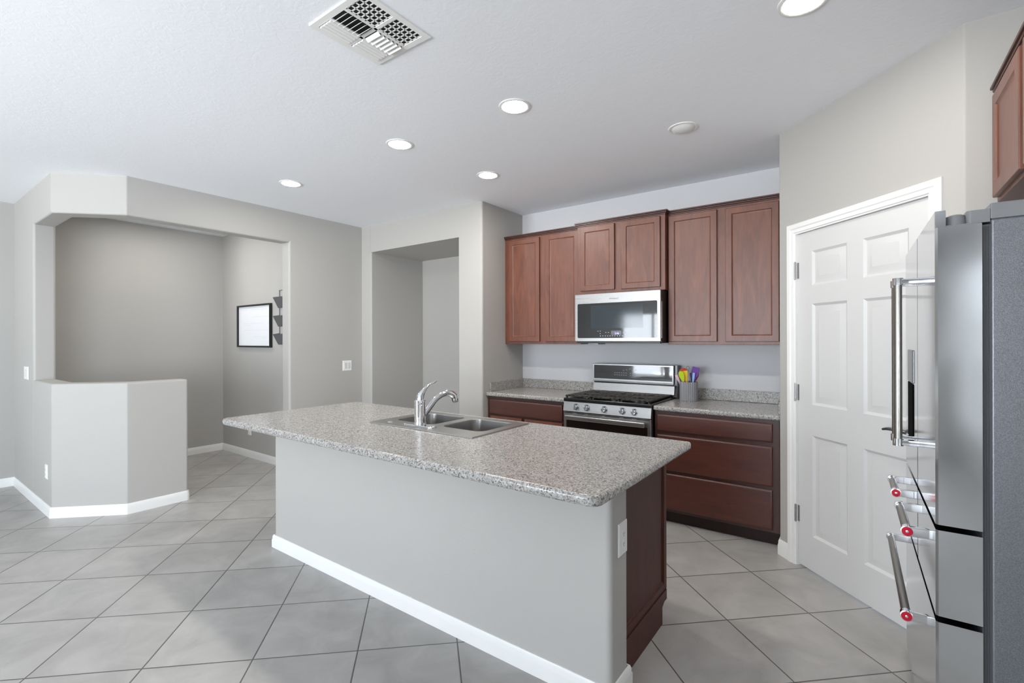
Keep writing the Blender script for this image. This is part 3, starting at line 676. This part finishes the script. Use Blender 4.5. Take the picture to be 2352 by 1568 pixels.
util('silicone_spoon', 'lime green silicone spoon at front left of the gray crock', ['lime', 'lime'], (-.0, -.03, .012), (-.042, -.045, .165), (.008, .023, .088, 'spoon'))
util('silicone_turner', 'yellow silicone turner beside the lime green spoon', ['yellow', 'yellow'], (.005, -.02, .012), (-.018, -.022, .165), (.008, .024, .088, 'spat'))
util('silicone_spoon', 'orange red silicone spoon behind the yellow turner', ['orange', 'orange'], (.0, .02, .012), (-.03, .012, .185), (.012, .038, .088, 'spoon'))
util('silicone_turner', 'purple slotted turner on the right of the gray crock', ['purple', 'purple'], (.0, .0, .012), (.034, .01, .165), (.014, .03, .12, 'spat'))
util('silicone_spatula', 'light blue spatula in front of the purple turner', ['blue', 'blue'], (.02, -.03, .012), (.034, -.035, .165), (.006, .009, .072, 'spat'), .006)
util('silicone_spoon', 'magenta red spoon leaning right behind the purple turner', ['magenta', 'magenta'], (.0, .04, .012), (.05, .038, .17), (.01, .017, .07, 'spoon'))
util('ladle', 'black utensil standing in the middle behind the tongs', ['black', 'black'], (.01, .03, .012), (.022, .04, .19), (.01, .016, .04, 'spat'))
dv = Vector((-.27, .96, 0)); pt = lambda s_, d_, z: Vector((KX, KY, KZ))+rv*s_+dv*d_+Vector((0, 0, z))
t = thing('kitchen_tongs', pt(.006, -.01, .012), 'metal tongs with a hanging ring standing in the gray crock', 'utensil', UT)
for s0, s1 in ((-.012, -.008), (.024, .002)):
    b = N(); tube(b, [pt(s0, -.03, .014), pt((s0+s1)/2+.004, -.03, .15), pt(s1, -.03, .262)], [.006, .0065, .004], flat=.5); obj('arm', b, 'steel', t)
b = N(); cyl(b, pt(-.004, -.034, .258), pt(-.004, -.026, .258), .008); obj('hinge', b, 'steel_dark', t)
b = N(); rg = [pt(-.006+.011*math.cos(2*math.pi*k/16), -.03, .278+.013*math.sin(2*math.pi*k/16)) for k in range(17)]; tube(b, rg, .003, 8); obj('ring', b, 'gray_plastic', t)

# ------------------------------------------------------------------ ceiling fittings
LG = 'recessed ceiling lights'
def downlight(x, y, label, lit=True):
    t = thing('recessed_light', (x, y, CH), label, 'ceiling light', LG)
    b = N(); lathe(b, [(.093, .0), (.092, -.004), (.084, -.007), (.074, -.005), (.072, .0)], (x, y, CH), 40); obj('trim_ring', b, 'white', t)
    b = N()
    if lit: lathe(b, [(.073, -.003), (.066, -.006), (.03, -.008), (.0, -.008)], (x, y, CH), 40); obj('lens', b, 'lens', t)
    else:
        lathe(b, [(.074, -.002), (.06, -.012), (.035, -.019), (.0, -.022)], (x, y, CH), 40); obj('eyeball', b, 'white', t)
downlight(-1.641, 2.276, 'lit recessed ceiling light nearest the ceiling vent, over the island')
downlight(-2.602, 2.241, 'lit recessed ceiling light in the middle, left of the one over the sink')
downlight(-4.011, 2.239, 'lit recessed ceiling light farthest left, by the wide wall opening')
downlight(-2.506, 3.096, 'lit recessed ceiling light in front of the tall wall niche')
downlight(-.195, 2.26, 'lit recessed ceiling light cut by the top edge, near the pantry')
downlight(-6.02, 2.0, 'recessed ceiling light inside the nook, hidden behind the opening header')
downlight(-.938, 3.156, 'unlit recessed ceiling light with a pale dome before the tall cabinets', False)

VX, VY, VS = -1.745, 1.343, .183
t = thing('ceiling_vent', (VX, VY, CH), 'white square air vent with louvers on the ceiling', 'vent')
b = N(); zt, zb = CH, CH-.007; fx = .155
for a0, a1, c0, c1 in ((-VS, VS, -VS, -fx), (-VS, VS, fx, VS), (-VS, -fx, -fx, fx), (fx, VS, -fx, fx), (-fx, fx, -.008, .008), (.026, .038, -fx, fx), (-.074, -.062, -fx, fx)):
    box(b, VX+a0, VX+a1, VY+c0, VY+c1, zb, zt)
obj('grille_frame', b, 'white', t)
b = N(); box(b, VX-fx, VX+fx, VY-fx, VY+fx, CH-.0015, CH-.0005); obj('duct_shade_sheet', b, 'dark', t)  # flat dark sheet, its colour stands in for the shade inside the duct
def blade(b, x0, x1, y0, y1, along, tilt, drop):
    c_ = Vector((VX+(x0+x1)/2, VY+(y0+y1)/2, CH-drop)); ln, wd = (x1-x0, y1-y0) if along == 'x' else (y1-y0, x1-x0)
    mm = Matrix.Translation(c_) @ (Matrix() if along == 'x' else Matrix.Rotation(math.pi/2, 4, 'Z')) @ Matrix.Rotation(tilt, 4, 'X')
    box(b, -ln/2, ln/2, -wd/2, wd/2, -.0008, .0008, mtx=mm)
for c0, c1, s_ in ((-fx, -.008, 1), (.008, fx, -1)):
    b = N()                                   # long louvers on the -X side
    for k in range(4): x = -fx+.004+k*.0205; cyl(b, (0, c0+.004, 0), (0, c1-.004, 0), .0096, seg=20, mtx=Matrix.Translation((VX+x+.0095, VY, CH-.0065)) @ Matrix.Rotation(-.2, 4, 'Y') @ Matrix.Diagonal((1, 1, .75, 1)))
    obj('louver_bank', b, 'white', t)
    b = N()                                   # short cross louvers in the middle
    for k in range(6): y = c0+.006+k*.0236; blade(b, -.062, .026, y, y+.02, 'x', .75*s_, .010)
    obj('louver_bank', b, 'white', t)
    b = N()                                   # egg-crate openings on the +X side
    for k in range(5): x = .038+k*.0285; box(b, VX+x, VX+x+.007, VY+c0, VY+c1, CH-.0045, CH-.003)
    for k in range(7): y = c0+k*.0233; box(b, VX+.038, VX+fx, VY+y, VY+y+.006, CH-.0045, CH-.003)
    obj('louver_bank', b, 'white', t)

# ------------------------------------------------------------------ wall plates, board, organizer
def plate(name, label, cat, mtx, loc, gangs=1, kind='switch', w_=.072, h=.118):
    t = thing(name, loc, label, cat); W_ = w_+(gangs-1)*.047
    b = N(); nested(b, -W_/2, W_/2, -h/2, h/2, [(0, 0), (0, -.003), (.004, -.006)], mtx=mtx); obj('cover_plate', b, 'white', t)
    for g_ in range(gangs):
        x = (g_-(gangs-1)/2)*.047
        if kind == 'switch': b = N(); nested(b, x-.0165, x+.0165, -.034, .034, [(0, -.005), (0, -.008), (.002, -.010)], mtx=mtx); obj('rocker', b, 'door', t)
        else:
            for z in (-.02, .02):
                b = N(); m2 = mtx @ Matrix.Translation((x, -.0055, z)) @ Matrix.Rotation(math.pi/2, 4, 'X')
                lathe(b, [(.0155, .0), (.0155, .003), (.0, .003)], mtx=m2)
                box(b, -.007, -.0045, -.004, .005, .002, .0034, mtx=m2, mi=1); box(b, .0045, .007, -.004, .004, .002, .0034, mtx=m2, mi=1); cyl(b, (0, -.009, .002), (0, -.009, .0034), .0025, seg=10, mi=1, mtx=m2)
                obj('receptacle', b, ['white', 'gray_plastic'], t)
    return t
def WM(x, y, z, ang): return Matrix.Translation((x, y, z)) @ Matrix.Rotation(ang, 4, 'Z')   # plates face local -Y
plate('light_switch', 'white double light switch on the gray wall left of the tall niche', 'light switch', WM(-4.91, 3.425, 1.13, math.pi/2), (-4.91, 3.425, 1.13), 2)
plate('light_switch', 'white light switch on the far left wall above the half wall outlet', 'light switch', WM(-6.235, .94, 1.135, 0), (-6.235, .94, 1.135), 3)
plate('power_outlet', 'white outlet low on the wall beside the half wall corner', 'outlet', WM(-5.46, .94, .35, 0), (-5.46, .94, .35), 1, 'outlet')
plate('power_outlet', 'white outlet under the island countertop corner, on the nook wall', 'outlet', WM(-6.08, NY, .33, 0), (-6.08, NY, .33), 1, 'outlet')
plate('power_outlet', 'white outlet on the end of the island wall by the dark cabinet', 'outlet', WM(-.79, 1.828, .63, math.pi/2), (-.79, 1.828, .63), 1, 'outlet', .082, .132)

t = thing('whiteboard', (-5.937, NY, 1.345), 'black framed white dry erase board on the nook wall', 'whiteboard')
b = N(); nested(b, -6.345, -5.53, 1.345, 1.86, [(0, NY), (0, NY-.03), (.02, NY-.03), (.02, NY-.01)], cap=False); obj('frame', b, 'black', t)
b = N(); box(b, -6.33, -5.545, NY-.012, NY-.002, 1.36, 1.845); obj('board', b, 'board', t)
b = N()
for x0, x1, z in ((-6.28, -6.1, 1.80), (-6.02, -5.62, 1.80), (-5.98, -5.6, 1.71), (-6.2, -5.72, 1.63), (-6.2, -6.0, 1.61), (-6.2, -5.6, 1.55), (-5.98, -5.6, 1.47), (-5.75, -5.64, 1.455)): box(b, x0, x1, NY-.0128, NY-.012, z, z+.004)
obj('ruled_lines', b, 'ink', t)
t = thing('wall_file_organizer', (-5.21, NY, 1.38), 'gray three tier wire file holder partly hidden by the opening edge', 'file organizer')
b = N()
for x in (-5.365, -5.075): box(b, x, x+.006, NY-.008, NY, 1.38, 2.0)
box(b, -5.365, -5.07, NY-.008, NY, 1.994, 2.0); box(b, -5.365, -5.07, NY-.008, NY, 1.38, 1.386); obj('back_frame', b, 'mesh_gray', t)
for zt in (1.925, 1.715, 1.51):
    b = N(); zb = zt-.13; yb = NY-.006
    for x in (-5.365, -5.073):
        pr_ = [(yb, zb), (yb-.012, zb), (yb-.075, zt-.012), (yb, zt)]
        prism(b, pr_, -x-.003, -x, mtx=PRX)
    prism(b, [(yb-.012, zb), (yb-.075, zt-.012), (yb-.078, zt-.012), (yb-.015, zb)], 5.073, 5.365, mtx=PRX)
    box(b, -5.365, -5.07, yb-.014, yb, zb, zb+.003); obj('pocket', b, 'mesh_gray', t)
